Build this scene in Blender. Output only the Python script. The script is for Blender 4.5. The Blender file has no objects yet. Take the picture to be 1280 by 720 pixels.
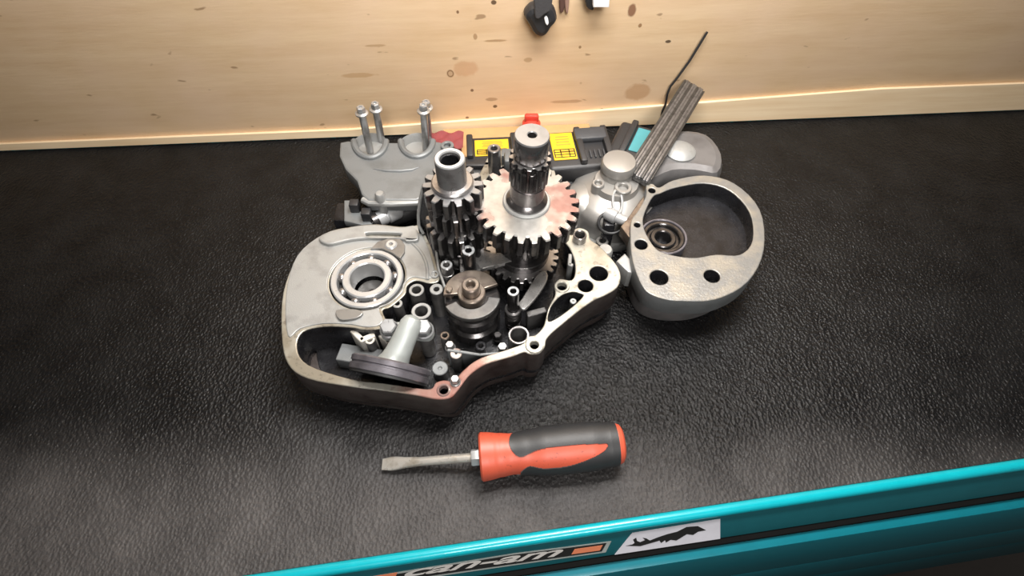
import bpy, bmesh, math, random
from mathutils import Vector, Matrix
random.seed(7)
PI = math.pi
sc = bpy.context.scene
C = sc.collection

# ------------------------------------------------------------------ camera
F, H, PITCH = 691.0, 0.39, math.radians(55)
cam = bpy.data.cameras.new('camera')
cam.sensor_width = 36; cam.lens = F * 36 / 1280; cam.clip_start = .01
co = bpy.data.objects.new('camera', cam); C.objects.link(co)
co.location = (0, 0, H); co.rotation_euler = (PI / 2 - PITCH, 0, 0)
sc.camera = co

# ------------------------------------------------------------------ light
w = bpy.data.worlds.new('room'); sc.world = w; w.use_nodes = True
bg = w.node_tree.nodes['Background']
bg.inputs[0].default_value = (1.0, .93, .86, 1); bg.inputs[1].default_value = .07
def area(name, loc, target, sx, sy, power, col, spread):
    l = bpy.data.lights.new(name, 'AREA'); l.shape = 'RECTANGLE'; l.size = sx; l.size_y = sy
    l.energy = power; l.color = col; l.spread = math.radians(spread)
    o = bpy.data.objects.new(name, l); C.objects.link(o); o.location = loc
    o.rotation_euler = (Vector(target) - Vector(loc)).to_track_quat('-Z', 'Y').to_euler()
area('work_lamp', (.06, .27, .58), (.03, .46, .08), .34, .09, 4.0, (1, .965, .92), 165)
area('shelf_lamp', (.13, .43, .66), (.09, .17, 0), .22, .05, 1.1, (1, .97, .94), 110)
area('wall_fill', (.2, -.75, 1.15), (.0, .45, .1), .50, .40, 2.0, (1, .96, .92), 60)  # unseen fill added behind the camera to brighten the plywood
vs = sc.view_settings
vs.view_transform = 'Standard'; vs.look = 'None'; vs.gamma = 1; vs.use_curve_mapping = False
vs.exposure = 0.0

# ------------------------------------------------------------------ geometry helpers
def ray(px, py):
    u = (px - 640) / F; v = (360 - py) / F
    return Vector((u, math.cos(PITCH) + v * math.sin(PITCH), -math.sin(PITCH) + v * math.cos(PITCH)))
CAM = Vector((0, 0, H))
def P(px, py, z):                      # measured point of the photograph on a level plane
    d = ray(px, py); return CAM + d * ((z - H) / d.z)
def RP(px, py, p0, n):                 # the same on any plane
    d = ray(px, py); return CAM + d * ((Vector(p0) - CAM).dot(n) / d.dot(n))
def W(r, p):                           # pixel length to metres at a point
    q = Vector(p) - CAM
    return r * (q.y * math.cos(PITCH) - q.z * math.sin(PITCH)) / F
def PL(pts, z): return [P(x, y, z) for x, y in pts]

I4 = Matrix.Identity(4)
def TM(*p): return Matrix.Translation(Vector(p[0]) if len(p) == 1 else Vector(p))
def frame(p, d, up=(0, 0, 1)):         # z axis along d
    d = Vector(d).normalized(); u = Vector(up)
    x = u.cross(d)
    if x.length < 1e-5: x = Vector((1, 0, 0))
    x.normalize(); y = d.cross(x)
    m = Matrix((x, y, d)).transposed().to_4x4(); m.translation = Vector(p); return m
def RZ(a): return Matrix.Rotation(a, 4, 'Z')

def fin(bm, ang=35):
    bmesh.ops.remove_doubles(bm, verts=bm.verts, dist=1e-7)
    bmesh.ops.recalc_face_normals(bm, faces=bm.faces)
    me = bpy.data.meshes.new('mesh'); bm.to_mesh(me); bm.free()
    for p in me.polygons: p.use_smooth = True
    me.set_sharp_from_angle(angle=math.radians(ang))
    return me
def B(): return bmesh.new()
def lathe(bm, prof, M=I4, seg=32, closed=False):
    rings = []
    for r, z in prof:
        if r < 1e-7: rings.append([bm.verts.new(M @ Vector((0, 0, z)))])
        else: rings.append([bm.verts.new(M @ Vector((r * math.cos(2 * PI * k / seg), r * math.sin(2 * PI * k / seg), z))) for k in range(seg)])
    n = len(rings)
    for i in range(n if closed else n - 1):
        a, b = rings[i], rings[(i + 1) % n]
        for k in range(seg):
            k2 = (k + 1) % seg
            f = [a[k % len(a)], a[k2 % len(a)], b[k2 % len(b)], b[k % len(b)]]
            g = []
            for v in f:
                if v not in g: g.append(v)
            if len(g) > 2: bm.faces.new(g)
    return bm
def tubeprof(ro, ri, z0, z1, c=.0006):  # closed ring profile with chamfers
    return [(ri, z0), (ro, z0), (ro, z1 - c), (ro - c, z1), (ri + c, z1), (ri, z1 - c)]
def ring(bm, ro, ri, z0, z1, M=I4, seg=32, c=.0006): return lathe(bm, tubeprof(ro, ri, z0, z1, c), M, seg, True)
def disc(bm, r, z0, z1, M=I4, seg=32, c=.0006):
    return lathe(bm, [(0, z0), (r, z0), (r, z1 - c), (r - c, z1), (0, z1)], M, seg)
def blind(bm, ro, ri, z0, z1, depth, M=I4, seg=28, c=.0005):   # a post with a blind hole in its top
    return lathe(bm, [(0, z0), (ro, z0), (ro, z1 - c), (ro - c, z1), (ri + c, z1), (ri, z1 - c), (ri, z1 - depth), (0, z1 - depth)], M, seg)
def toothed(n, rt, rr, phase=0, tipw=.36, rootw=.26):
    out = []
    for k in range(n):
        a = phase + 2 * PI * k / n; s = 2 * PI / n
        rm = (rt + rr) / 2
        for f, r in ((-.5, rr), (-.5 + rootw / 2, rr), (-.5 + rootw / 2 + .07, rm), (-tipw / 2, rt), (0, rt * 1.003), (tipw / 2, rt), (.5 - rootw / 2 - .07, rm), (.5 - rootw / 2, rr)):
            out.append((a + f * s, r))
    return out
def gear(bm, n, rt, rr, z0, z1, bore, M=I4, phase=0, c=.0007):
    o = toothed(n, rt, rr, phase)
    lev = [(z0, -c), (z0 + c, 0), (z1 - c, 0), (z1, -c)]
    R = [[bm.verts.new(M @ Vector(((r + d) * math.cos(a), (r + d) * math.sin(a), z))) for a, r in o] for z, d in lev]
    top = [bm.verts.new(M @ Vector((bore * math.cos(a), bore * math.sin(a), z1))) for a, r in o]
    bot = [bm.verts.new(M @ Vector((bore * math.cos(a), bore * math.sin(a), z0))) for a, r in o]
    seq = [bot] + R + [top, bot]
    m = len(o)
    for A, Bq in zip(seq[:-1], seq[1:]):
        for k in range(m): bm.faces.new([A[k], A[(k + 1) % m], Bq[(k + 1) % m], Bq[k]])
    return bm
def box(bm, sx, sy, sz, M=I4, bev=.001, seg=2):   # base centred at the frame origin
    b2 = bmesh.new()
    bmesh.ops.create_cube(b2, size=1, matrix=Matrix.Translation((0, 0, sz / 2)) @ Matrix.Diagonal((sx, sy, sz, 1)))
    if bev: bmesh.ops.bevel(b2, geom=list(b2.edges), offset=bev, segments=seg, profile=.5, affect='EDGES')
    b2.transform(M)
    m = bpy.data.meshes.new('t'); b2.to_mesh(m); b2.free(); bm.from_mesh(m); bpy.data.meshes.remove(m)
    return bm
def sweep(bm, pts, r, seg=10, closed=False, rs=None):
    pts = [Vector(p) for p in pts]; n = len(pts); rings = []
    prev = None
    for i, p in enumerate(pts):
        a = pts[(i - 1) % n] if (closed or i) else p
        b = pts[(i + 1) % n] if (closed or i < n - 1) else p
        t = (b - a).normalized()
        if prev is None:
            x = t.cross(Vector((0, 0, 1)))
            if x.length < .05: x = t.cross(Vector((1, 0, 0)))
        else: x = prev - t * prev.dot(t)
        x.normalize(); prev = x; y = t.cross(x)
        rr = rs[i] if rs else r
        rings.append([bm.verts.new(p + (x * math.cos(2 * PI * k / seg) + y * math.sin(2 * PI * k / seg)) * rr) for k in range(seg)])
    for i in range(n if closed else n - 1):
        A, D = rings[i], rings[(i + 1) % n]
        for k in range(seg): bm.faces.new([A[k], A[(k + 1) % seg], D[(k + 1) % seg], D[k]])
    if not closed: bm.faces.new(rings[0][::-1]); bm.faces.new(rings[-1])
    return bm
def smooth(pts, k=4, closed=True):
    pts = [Vector((p[0], p[1], 0)) for p in pts]; n = len(pts); out = []
    for i in range(n if closed else n - 1):
        g = lambda j: pts[j % n] if closed else pts[max(0, min(n - 1, j))]
        p0, p1, p2, p3 = g(i - 1), g(i), g(i + 1), g(i + 2)
        for s in range(k):
            t = s / k
            out.append(.5 * ((2 * p1) + (p2 - p0) * t + (2 * p0 - 5 * p1 + 4 * p2 - p3) * t * t + (3 * p1 - p0 - 3 * p2 + p3) * t ** 3))
    if not closed: out.append(pts[-1])
    return out
def circ(c, r, n=24): return [Vector((c[0] + r * math.cos(2 * PI * k / n), c[1] + r * math.sin(2 * PI * k / n), 0)) for k in range(n)]
def plate(outline, holes, z0, z1, bev=.0006, M=None, ang=35):     # slab with real through holes
    cu = bpy.data.curves.new('c', 'CURVE'); cu.dimensions = '2D'; cu.fill_mode = 'BOTH'
    for pts in [outline] + list(holes):
        s = cu.splines.new('POLY'); s.points.add(len(pts) - 1); s.use_cyclic_u = True
        for q, p in zip(s.points, pts): q.co = (p[0], p[1], 0, 1)
    cu.extrude = max((z1 - z0) / 2 - bev, 1e-5); cu.bevel_depth = bev; cu.bevel_resolution = 1; cu.offset = -bev
    o = bpy.data.objects.new('c', cu); C.objects.link(o)
    me = bpy.data.meshes.new_from_object(o.evaluated_get(bpy.context.evaluated_depsgraph_get()))
    bpy.data.objects.remove(o); bpy.data.curves.remove(cu)
    me.transform(Matrix.Translation((0, 0, (z0 + z1) / 2)))
    if M is not None: me.transform(M)
    for p in me.polygons: p.use_smooth = True
    me.set_sharp_from_angle(angle=math.radians(ang))
    me.materials.clear()
    return me
def merged(meshes, ang=35):
    bm = bmesh.new()
    for m in meshes: bm.from_mesh(m); bpy.data.meshes.remove(m)
    return fin(bm, ang)

# ------------------------------------------------------------------ object helpers
def wl(o):
    v = Vector((0, 0, 0))
    while o: v = v + o.location; o = o.parent
    return v
def tag(o, label, cat, group=None):
    o['label'] = label; o['category'] = cat
    if group: o['group'] = group
    return o
def thing(name, label, cat, loc, group=None):
    o = bpy.data.objects.new(name, None); C.objects.link(o); o.location = loc
    o.empty_display_size = .01
    return tag(o, label, cat, group)
def part(name, me, mt, parent, label=None):      # me in world coordinates
    if isinstance(me, bmesh.types.BMesh): me = fin(me)
    me.transform(Matrix.Translation(-wl(parent))); me.materials.append(mt); me.name = name
    o = bpy.data.objects.new(name, me); C.objects.link(o); o.parent = parent
    if label: o['label'] = label
    return o
def solo(name, me, mt, loc, label, cat, group=None):
    if isinstance(me, bmesh.types.BMesh): me = fin(me)
    me.transform(Matrix.Translation(-Vector(loc))); me.materials.append(mt); me.name = name
    o = bpy.data.objects.new(name, me); C.objects.link(o); o.location = loc
    return tag(o, label, cat, group)
def struct(name, me, mt, parent=None, label=None):
    if isinstance(me, bmesh.types.BMesh): me = fin(me)
    if parent: me.transform(Matrix.Translation(-wl(parent)))
    me.materials.append(mt); me.name = name
    o = bpy.data.objects.new(name, me); C.objects.link(o); o.parent = parent
    if not parent: o['kind'] = 'structure'
    if label: o['label'] = label
    return o

# ------------------------------------------------------------------ materials
class NT:
    def __init__(s, name):
        s.m = bpy.data.materials.new(name); s.m.use_nodes = True; s.t = s.m.node_tree
        s.b = s.t.nodes['Principled BSDF']; s.tc = s.t.nodes.new('ShaderNodeTexCoord')
    def n(s, ty, **k):
        x = s.t.nodes.new('ShaderNode' + ty)
        for a, v in k.items(): setattr(x, a, v)
        return x
    def l(s, a, b): s.t.links.new(a, b)
    def coord(s, scale=(1, 1, 1)):
        mp = s.n('Mapping'); s.l(s.tc.outputs['Object'], mp.inputs[0]); mp.inputs['Scale'].default_value = scale
        return mp.outputs[0]
    def noise(s, scale, detail=4, vec=None, rough=.6):
        x = s.n('TexNoise'); x.inputs['Scale'].default_value = scale; x.inputs['Detail'].default_value = detail
        x.inputs['Roughness'].default_value = rough
        s.l(vec if vec is not None else s.tc.outputs['Object'], x.inputs['Vector']); return x.outputs['Fac']
    def ramp(s, fac, a, b, c0=(0, 0, 0, 1), c1=(1, 1, 1, 1)):
        r = s.n('ValToRGB'); s.l(fac, r.inputs[0]); e = r.color_ramp.elements
        e[0].position = a; e[1].position = b; e[0].color = c0; e[1].color = c1; return r.outputs[0]
    def span(s, v, a, b, lo=0.0, hi=1.0):      # smooth step of a value that may be negative
        r = s.n('MapRange', interpolation_type='SMOOTHSTEP'); s.l(v, r.inputs[0])
        for k, x in enumerate((a, b, lo, hi)): r.inputs[k + 1].default_value = x
        return r.outputs[0]
    def mix(s, fac, a, b, mode='MIX'):
        x = s.n('Mix', data_type='RGBA', blend_type=mode)
        for sock, v in ((x.inputs[0], fac), (x.inputs[6], a), (x.inputs[7], b)):
            if hasattr(v, 'is_output'): s.l(v, sock)
            else: sock.default_value = v
        return x.outputs[2]
    def math(s, op, a, b=0.0, clamp=False):
        x = s.n('Math', operation=op, use_clamp=clamp)
        for sock, v in ((x.inputs[0], a), (x.inputs[1], b)):
            if hasattr(v, 'is_output'): s.l(v, sock)
            else: sock.default_value = v
        return x.outputs[0]
    def bump(s, h, strength, dist=.001):
        x = s.n('Bump'); x.inputs['Strength'].default_value = strength; x.inputs['Distance'].default_value = dist
        s.l(h, x.inputs['Height']); s.l(x.outputs[0], s.b.inputs['Normal'])
    def set(s, **k):
        for a, v in k.items():
            i = s.b.inputs[a.replace('_', ' ')]
            if hasattr(v, 'is_output'): s.l(v, i)
            else: i.default_value = v
        return s
def rgb(r, g, b): return (r, g, b, 1)
def metal(name, base, dirt, metallic, rough, amount=.5, scale=60, bump=.15, bscale=900, drough=None):
    m = NT(name)
    f = m.ramp(m.noise(scale, 5), .62 - amount * .35, .85 - amount * .25)
    m.set(Base_Color=m.mix(f, rgb(*base), rgb(*dirt)), Metallic=metallic)
    r = m.n('MapRange'); m.l(m.noise(scale * 2.3, 4), r.inputs[0])
    r.inputs[3].default_value = rough - .08; r.inputs[4].default_value = rough + .12
    m.set(Roughness=r.outputs[0])
    if bump: m.bump(m.noise(bscale, 3), bump, .0006)
    return m.m
def plain(name, base, rough=.5, metallic=0, bump=0, bscale=800, var=.12, spec=.5):
    m = NT(name)
    f = m.noise(90, 4)
    m.set(Base_Color=m.mix(f, rgb(*[c * (1 - var) for c in base]), rgb(*[min(1, c * (1 + var)) for c in base])), Roughness=rough, Metallic=metallic)
    m.b.inputs['Specular IOR Level'].default_value = spec
    if bump: m.bump(m.noise(bscale, 3), bump, .0006)
    return m.m
CAST = metal('cast_aluminium', (.34, .345, .34), (.20, .197, .19), .35, .42, .35, 45, .25, 1400)
CASTG = metal('grey_casting', (.19, .20, .205), (.135, .14, .14), .35, .45, .4, 40, .3, 1500)
RIM = metal('machined_rim', (.78, .75, .68), (.42, .36, .28), .4, .34, .28, 70, .1, 1200)
DARKC = metal('oily_shaded_casting', (.020, .020, .023), (.007, .0065, .007), .2, .24, .5, 70, .4, 700)  # near-black base holds the cavity's shade as well as oil
CASEWALL = metal('shaded_case_side', (.085, .07, .065), (.035, .022, .020), .45, .35, .5, 60, .35, 900)  # shade of the case's outer sides is put into this dark base
STEEL = metal('bright_steel', (.52, .53, .54), (.42, .42, .42), .5, .28, .2, 50, .03, 1500)
DSTEEL = metal('oiled_shaded_steel', (.10, .095, .095), (.03, .028, .03), .85, .22, .5, 90, .1, 900)  # oiled steel; on gear sides the dark tone is painted shade
MSTEEL = metal('grey_steel', (.34, .33, .33), (.16, .15, .15), .85, .28, .4, 90, .1, 1200)
BOLTM = metal('zinc_bolt', (.50, .50, .50), (.26, .26, .25), .75, .34, .4, 120, .1, 1500)
ZINC = metal('bright_zinc', (.42, .43, .44), (.30, .30, .30), .6, .28, .3, 120, .05, 1500)
SHAFTM = metal('oiled_shaft_steel', (.20, .19, .19), (.10, .085, .085), .85, .22, .4, 60, .04, 1200)
ENDM = metal('grey_shaft_end', (.25, .25, .255), (.19, .19, .19), .6, .36, .4, 60, .04, 1200)
BRONZE = metal('heat_tinted_steel', (.27, .225, .185), (.13, .10, .09), .75, .3, .5, 120, .15, 900)
FORKD = metal('dim_steel', (.16, .155, .15), (.07, .07, .07), .6, .35, .5, 60, .2, 900)
SIDEC = metal('oily_shaded_side', (.16, .155, .15), (.05, .048, .048), .5, .3, .5, 80, .3, 900)  # casting sides darkened as painted shade, with oil streaks
FORKD2 = metal('dark_plate_steel', (.24, .235, .225), (.14, .135, .13), .5, .36, .4, 60, .1, 900)
BLACKP = plain('black_plastic', (.022, .022, .024), .45, 0, .2, 900)
GREYP = plain('dark_grey_plastic', (.045, .047, .052), .5, 0, .2, 900)
RUBBER = plain('black_rubber', (.02, .02, .021), .5, 0, .15, 700)
YEL = plain('yellow_print', (.66, .41, .014), .5)
INK = plain('black_ink', (.012, .012, .012), .45)
REDP = plain('red_plastic', (.62, .05, .03), .45)
WHITEP = plain('white_plastic', (.80, .82, .84), .4)
TEALP = plain('teal_plastic', (.06, .25, .28), .45)
CLOTH = plain('dark_grey_fabric', (.05, .048, .05), .85, 0, .6, 500)
def red_stained(name, base, rough, stain=(.30, .045, .04), scale=45, lo=.50, hi=.60):
    m = NT(name)
    f = m.ramp(m.noise(scale, 3), lo, hi)
    d = m.ramp(m.noise(140, 5), .35, .75)
    c = m.mix(d, rgb(*base), rgb(*[x * .7 for x in base]))
    m.set(Base_Color=m.mix(m.math('MULTIPLY', f, .55), c, rgb(*stain)), Metallic=.55,
          Roughness=m.mix(f, rgb(rough, rough, rough), rgb(.1, .1, .1)))
    m.bump(m.noise(220, 3), .12, .0008)
    return m.m
GEARTOP = red_stained('oil_wet_gear_steel', (.42, .41, .39), .34, (.26, .05, .045), 30, .50, .60)
RIMRED = red_stained('red_oil_stained_rim', (.60, .54, .50), .32, (.28, .07, .06), 60, .40, .58)

def plywood():
    m = NT('plywood')
    v = m.coord((3.2, 1, 34)); g = m.noise(2.2, 5, v, .65)
    v2 = m.coord((7, 1, 9)); g2 = m.noise(1.6, 3, v2)
    c = m.mix(m.ramp(g, .36, .68), rgb(.80, .59, .37), rgb(.70, .485, .285))
    c = m.mix(m.math('MULTIPLY', m.ramp(g2, .40, .68), .55), c, rgb(.82, .60, .42))
    sp = m.noise(42, 2, m.coord((1, 1, 2.4))); c = m.mix(m.math('MULTIPLY', m.ramp(sp, .69, .74), .6), c, rgb(.20, .10, .04))
    return m, c
def add_spots(m, c, spots):            # knots and pin marks, in wall coordinates
    sx = m.n('SeparateXYZ'); m.l(m.tc.outputs['Object'], sx.inputs[0])
    nz = m.noise(60, 3)
    for (x, z, rx, rz, col, ringed, amt) in spots:
        a = m.math('DIVIDE', m.math('SUBTRACT', sx.outputs[0], x), rx); b = m.math('DIVIDE', m.math('SUBTRACT', sx.outputs[2], z), rz)
        d = m.math('SQRT', m.math('ADD', m.math('MULTIPLY', a, a), m.math('MULTIPLY', b, b)))
        if not ringed: d = m.math('ADD', d, m.math('MULTIPLY', m.math('SUBTRACT', nz, .5), 1.1))
        k = m.ramp(d, .72, 1.05, rgb(1, 1, 1), rgb(0, 0, 0))
        if ringed:
            k2 = m.ramp(d, .5, .62, rgb(.35, .35, .35), rgb(1, 1, 1)); k = m.math('MULTIPLY', k, k2)
        c = m.mix(m.math('MULTIPLY', k, amt), c, rgb(*col))
    return c

def mat_rubber():
    m = NT('pebbled_rubber_mat')
    vo = m.n('TexVoronoi', feature='SMOOTH_F1'); vo.inputs['Scale'].default_value = 480; vo.inputs['Smoothness'].default_value = .4
    wv = m.n('Mapping'); m.l(m.tc.outputs['Object'], wv.inputs[0]); wv.inputs['Scale'].default_value = (1, .75, 1)
    m.l(wv.outputs[0], vo.inputs['Vector'])
    h = m.math('ADD', m.math('MULTIPLY', vo.outputs['Distance'], 1.2), m.math('MULTIPLY', m.noise(900, 3), .7))
    # irregular oil film and painted case shadow darken the middle; front dry and dusty
    sx = m.n('SeparateXYZ'); m.l(m.tc.outputs['Object'], sx.inputs[0])
    wob = m.math('MULTIPLY', m.math('SUBTRACT', m.noise(9, 2), .5), .06)
    y = m.math('ADD', sx.outputs[1], wob)
    wet_shade = m.span(y, -.125, -.035)
    dust = m.ramp(m.noise(30, 6), .35, .7)
    dry = m.mix(dust, rgb(.060, .057, .057), rgb(.092, .087, .086))
    c = m.mix(wet_shade, dry, m.mix(dust, rgb(.006, .006, .0065), rgb(.012, .012, .0125)))
    m.set(Base_Color=c, Roughness=m.mix(wet_shade, rgb(.36, .36, .36), rgb(.20, .20, .20)))
    m.b.inputs['Specular IOR Level'].default_value = .22
    m.bump(h, .75, .0011)
    return m.m
MAT = mat_rubber()

# ------------------------------------------------------------------ wall
WA, WB = P(566, 165.5, 0), P(815, 155.5, 0)
wd = (WB - WA).normalized(); wn = Vector((wd.y, -wd.x, 0))          # towards the camera
WM = Matrix((wd, -wn, Vector((0, 0, 1)))).transposed().to_4x4(); WM.translation = WA
WI = WM.inverted()
def wall_pt(px, py, off=0): return RP(px, py, WA + wn * off, wn)
def wspot(px, py, rx, ry, col, ringed=False, amt=.9):
    q = WI @ wall_pt(px, py); s = W(1, wall_pt(px, py)); return (q.x, q.z, rx * s, ry * s * 1.2, col, ringed, amt)
pm, pc = plywood()
pc = add_spots(pm, pc, [
    wspot(563, 92, 5, 5, (.20, .09, .03), True, .85), wspot(617, 3, 4, 3, (.08, .04, .02)), wspot(619, 133, 3.2, 2.2, (.10, .05, .02)),
    wspot(790, 13, 6.5, 8, (.20, .08, .04), False, .85), wspot(835, 52, 4, 2, (.07, .04, .02)), wspot(800, 32, 2.5, 2.5, (.3, .16, .07)),
    wspot(582, 86, 16, 10, (.56, .27, .12), False, .4), wspot(797, 115, 18, 11, (.50, .26, .11), False, .55), wspot(614, 124, 9, 2.5, (.3, .17, .08), False, .6),
    wspot(594, 46, 3, 4, (.36, .2, .09), False, .7), wspot(618, 51, 15, 1.6, (.38, .22, .1), False, .7), wspot(470, 57, 14, 1.8, (.45, .27, .13), False, .6),
    wspot(660, 75, 6, 3, (.44, .27, .13), False, .6), wspot(710, 127, 22, 2.2, (.36, .2, .1), False, .55), wspot(725, 59, 2, 2, (.3, .17, .08)),
    wspot(572, 15, 2, 2, (.2, .1, .05)), wspot(590, 113, 2.4, 2, (.2, .1, .05)), wspot(584, 147, 2.6, 1.6, (.2, .1, .05)), wspot(752, 137, 3, 1.6, (.2, .1, .05)),
    wspot(806, 134, 2.4, 1.4, (.25, .12, .05)), wspot(450, 94, 26, 3, (.52, .3, .13), False, .55)])
pm.set(Base_Color=pc, Roughness=.55); pm.bump(pm.noise(60, 6, pm.coord((1, 1, 9))), .12, .001)
PLY = pm.m
m = NT('pale_pine'); gv = m.coord((4, 1, 60)); m.set(Base_Color=m.mix(m.ramp(m.noise(2, 5, gv), .35, .7), rgb(.88, .70, .47), rgb(.76, .56, .34)), Roughness=.55); PINE = m.m

def in_frame(name, me, mt, M, **k):   # an object whose own axes follow M
    o = struct(name, me, mt, **k); o.matrix_world = M; return o
bm = B(); box(bm, 2.4, .018, .62, TM(0, .009, .002), .001); in_frame('wall_back', bm, PLY, WM)
# pale board fixed along the foot of the plywood, a little taller towards the right
ql, qr = WI @ wall_pt(438, 160), WI @ wall_pt(842, 129)
sl = (qr.z - ql.z) / (qr.x - ql.x)
pts = [Vector((-1.2, .002)), Vector((1.2, .002)), Vector((1.2, ql.z + sl * (.45 - ql.x))), Vector((.45, ql.z + sl * (.45 - ql.x))), Vector((ql.x, ql.z)), Vector((-1.2, ql.z - .002))]
me = plate(pts, [], 0, .003, .0004, Matrix.Rotation(PI / 2, 4, 'X'))
in_frame('trim_1', me, PINE, WM)

# ------------------------------------------------------------------ tool cart and mat
EA, EB = P(438, 705, 0), P(842, 644, 0)
ed = (EB - EA).normalized(); en = Vector((ed.y, -ed.x, 0))          # outwards, to the camera
EM = Matrix((ed, -en, Vector((0, 0, 1)))).transposed().to_4x4(); EM.translation = EA
EI = EM.inverted()
TEALM = NT('lit_teal_enamel'); TEALM.set(Base_Color=TEALM.mix(TEALM.noise(70, 4), rgb(.0, .37, .45), rgb(.005, .46, .55)), Roughness=.28); TEALM.b.inputs['Coat Weight'].default_value = .4; TEAL = TEALM.m  # lit copy of the cart paint, the lip's highlight in its colour
TEAL_SHADE = plain('shaded_teal_enamel', (.008, .095, .115), .35)  # same cart paint with the shade put into its colour
DRAWER = plain('drawer_teal_shade', (.004, .17, .22), .32)  # same cart paint again, shade of the drawers in its colour
cart = thing('tool_cart', 'teal steel tool cart under the black mat, stickers on its front rail', 'tool cart', EA + Vector((0, 0, -.85)))
bm = B(); box(bm, 3.2, 2.4, .02, TM(0, -.4, -.87), 0); struct('floor', bm, plain('grey_concrete', (.22, .20, .19), .7))
def cartm(M): return EM @ M
depth = .425
def slab(front, back, z0, z1, bev, x0=-.72, x1=.92):
    A = EM @ Vector((x0, front, 0)); D = EM @ Vector((x1, front, 0))
    Bq = WM @ Vector((.85, -back, 0)); Cq = WM @ Vector((-.80, -back, 0))
    return plate([A, D, Bq, Cq], [], z0, z1, bev)
part('top_panel', slab(-.003, -.016, -.0165, -.0046, .001), TEAL, cart)
bm = B(); sweep(bm, [EM @ Vector((-.75, -.001, -.0015)), EM @ Vector((.95, -.001, -.0015))], .0038, 16); part('front_lip', bm, TEAL, cart, 'teal rounded lip, highlight in its colour, along the front edge')
# sloped fascia between the lip and the drawers
FZ, FY = -.0165, -.0125
fs = Vector((0, FY, FZ)).normalized(); flen = math.hypot(FY, FZ)
FM = EM @ Matrix(((1, 0, 0, 0), (0, -fs.y, fs.z, -.003), (0, -fs.z, -fs.y, -.004), (0, 0, 0, 1)))  # x along, y up the slope, z out
# make z axis face outwards
xa = Vector((1, 0, 0)); ya = -fs; za = xa.cross(ya)
FM = Matrix((xa, ya, za)).transposed().to_4x4(); FM.translation = Vector((0, -.003, -.003)); FM = EM @ FM
FI = FM.inverted(); fN = (FM.to_3x3() @ Vector((0, 0, 1))).normalized()
bm = B(); box(bm, 1.7, flen, .004, FM @ TM(.1, -flen / 2, -.004), .0006); part('fascia', bm, TEAL_SHADE, cart, 'teal sloped front rail, shade in its colour')
def fpt(px, py):
    q = FI @ RP(px, py, FM.translation, fN); return Vector((q.x, q.y, 0))
low = EM @ Vector((0, FY - .003, FZ - .003)) 
bm = B(); box(bm, 1.7, .012, .006, cartm(TM(.1, FY - .0005, FZ - .010)), .001); part('drawer_gap', bm, plain('gap_shade', (.006, .006, .006), .9, spec=.1), cart, 'black strip painted as the shaded gap above the drawer')  # black strip painted where the gap is only in shade
for zt_, hh in ((-.0245, .1515), (-.184, .16), (-.352, .22)):
    bm = B(); box(bm, 1.66, .03, hh, cartm(TM(.1, FY + .0015, zt_ - hh)), .004); part('drawer_front', bm, DRAWER, cart)
bm = B(); box(bm, 1.66, .34, .72, cartm(TM(.1, FY + .205, -.80)), .003); part('cabinet_body', bm, TEAL_SHADE, cart)
bm = B(); box(bm, 1.60, .32, .05, cartm(TM(.1, FY + .205, -.85)), .003); part('base', bm, BLACKP, cart)
# stickers
def sticker(name, pts, mt, parent, z=.0004, th=.0003, label=None):
    return part(name, plate([fpt(*p) for p in pts], [], z - th, z, .00004, FM), mt, parent, label)
s1 = sticker('lettered_sticker', [(452, 722), (489, 716), (640, 691.5), (764, 676), (757, 690), (640, 706.5), (470, 731)], plain('sticker_border', (.30, .33, .32), .4), cart, .0004, .0003, 'long black sticker with pale slanted lettering and orange ends')
sticker('sticker_field', [(460, 721), (492, 717.5), (640, 693), (758, 678), (752, 688.5), (640, 704.5), (474, 728)], INK, s1, .0006)
ORG = plain('orange_print', (.62, .20, .10), .45)
sticker('orange_bar', [(718, 685.5), (753, 680.5), (749.5, 687), (714, 692)], ORG, s1, .0008)
sticker('orange_bar', [(462, 720), (497, 714.5), (494, 721), (458, 727)], ORG, s1, .0008)
def lettering(txt, a, b, hgt, mt, parent, shear, weight=.0):
    A, Bp = fpt(*a), fpt(*b); d = Bp - A
    cu = bpy.data.curves.new('t', 'FONT'); cu.body = txt; cu.size = 1; cu.shear = shear; cu.extrude = .01; cu.offset = weight; cu.space_character = .96
    o = bpy.data.objects.new('t', cu); C.objects.link(o)
    me = bpy.data.meshes.new_from_object(o.evaluated_get(bpy.context.evaluated_depsgraph_get()))
    bpy.data.objects.remove(o); bpy.data.curves.remove(cu)
    xs = [v.co.x for v in me.vertices]; ys = [v.co.y for v in me.vertices]
    x0, x1, y0, y1 = min(xs), max(xs), min(ys), max(ys)
    ux = d.normalized(); uy = Vector((-ux.y, ux.x, 0))
    for v in me.vertices:
        q = A + ux * ((v.co.x - x0) / (x1 - x0) * d.length) + uy * ((v.co.y - y0) / (y1 - y0) * hgt)
        v.co = FM @ Vector((q.x, q.y, .0008 + v.co.z * .01))
    me.materials.clear()
    return part('lettering', me, mt, parent)
lettering('can-am', (506, 720), (704, 693), .0050, plain('silver_print', (.52, .50, .48), .4), s1, .5, .014)
s2 = sticker('emblem_sticker', [(790, 665.5), (900, 648), (900, 673), (768, 693)], plain('white_sticker', (.60, .60, .66), .4), cart, .0004, .0003, 'white slanted sticker with a dark clawed emblem')
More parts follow.
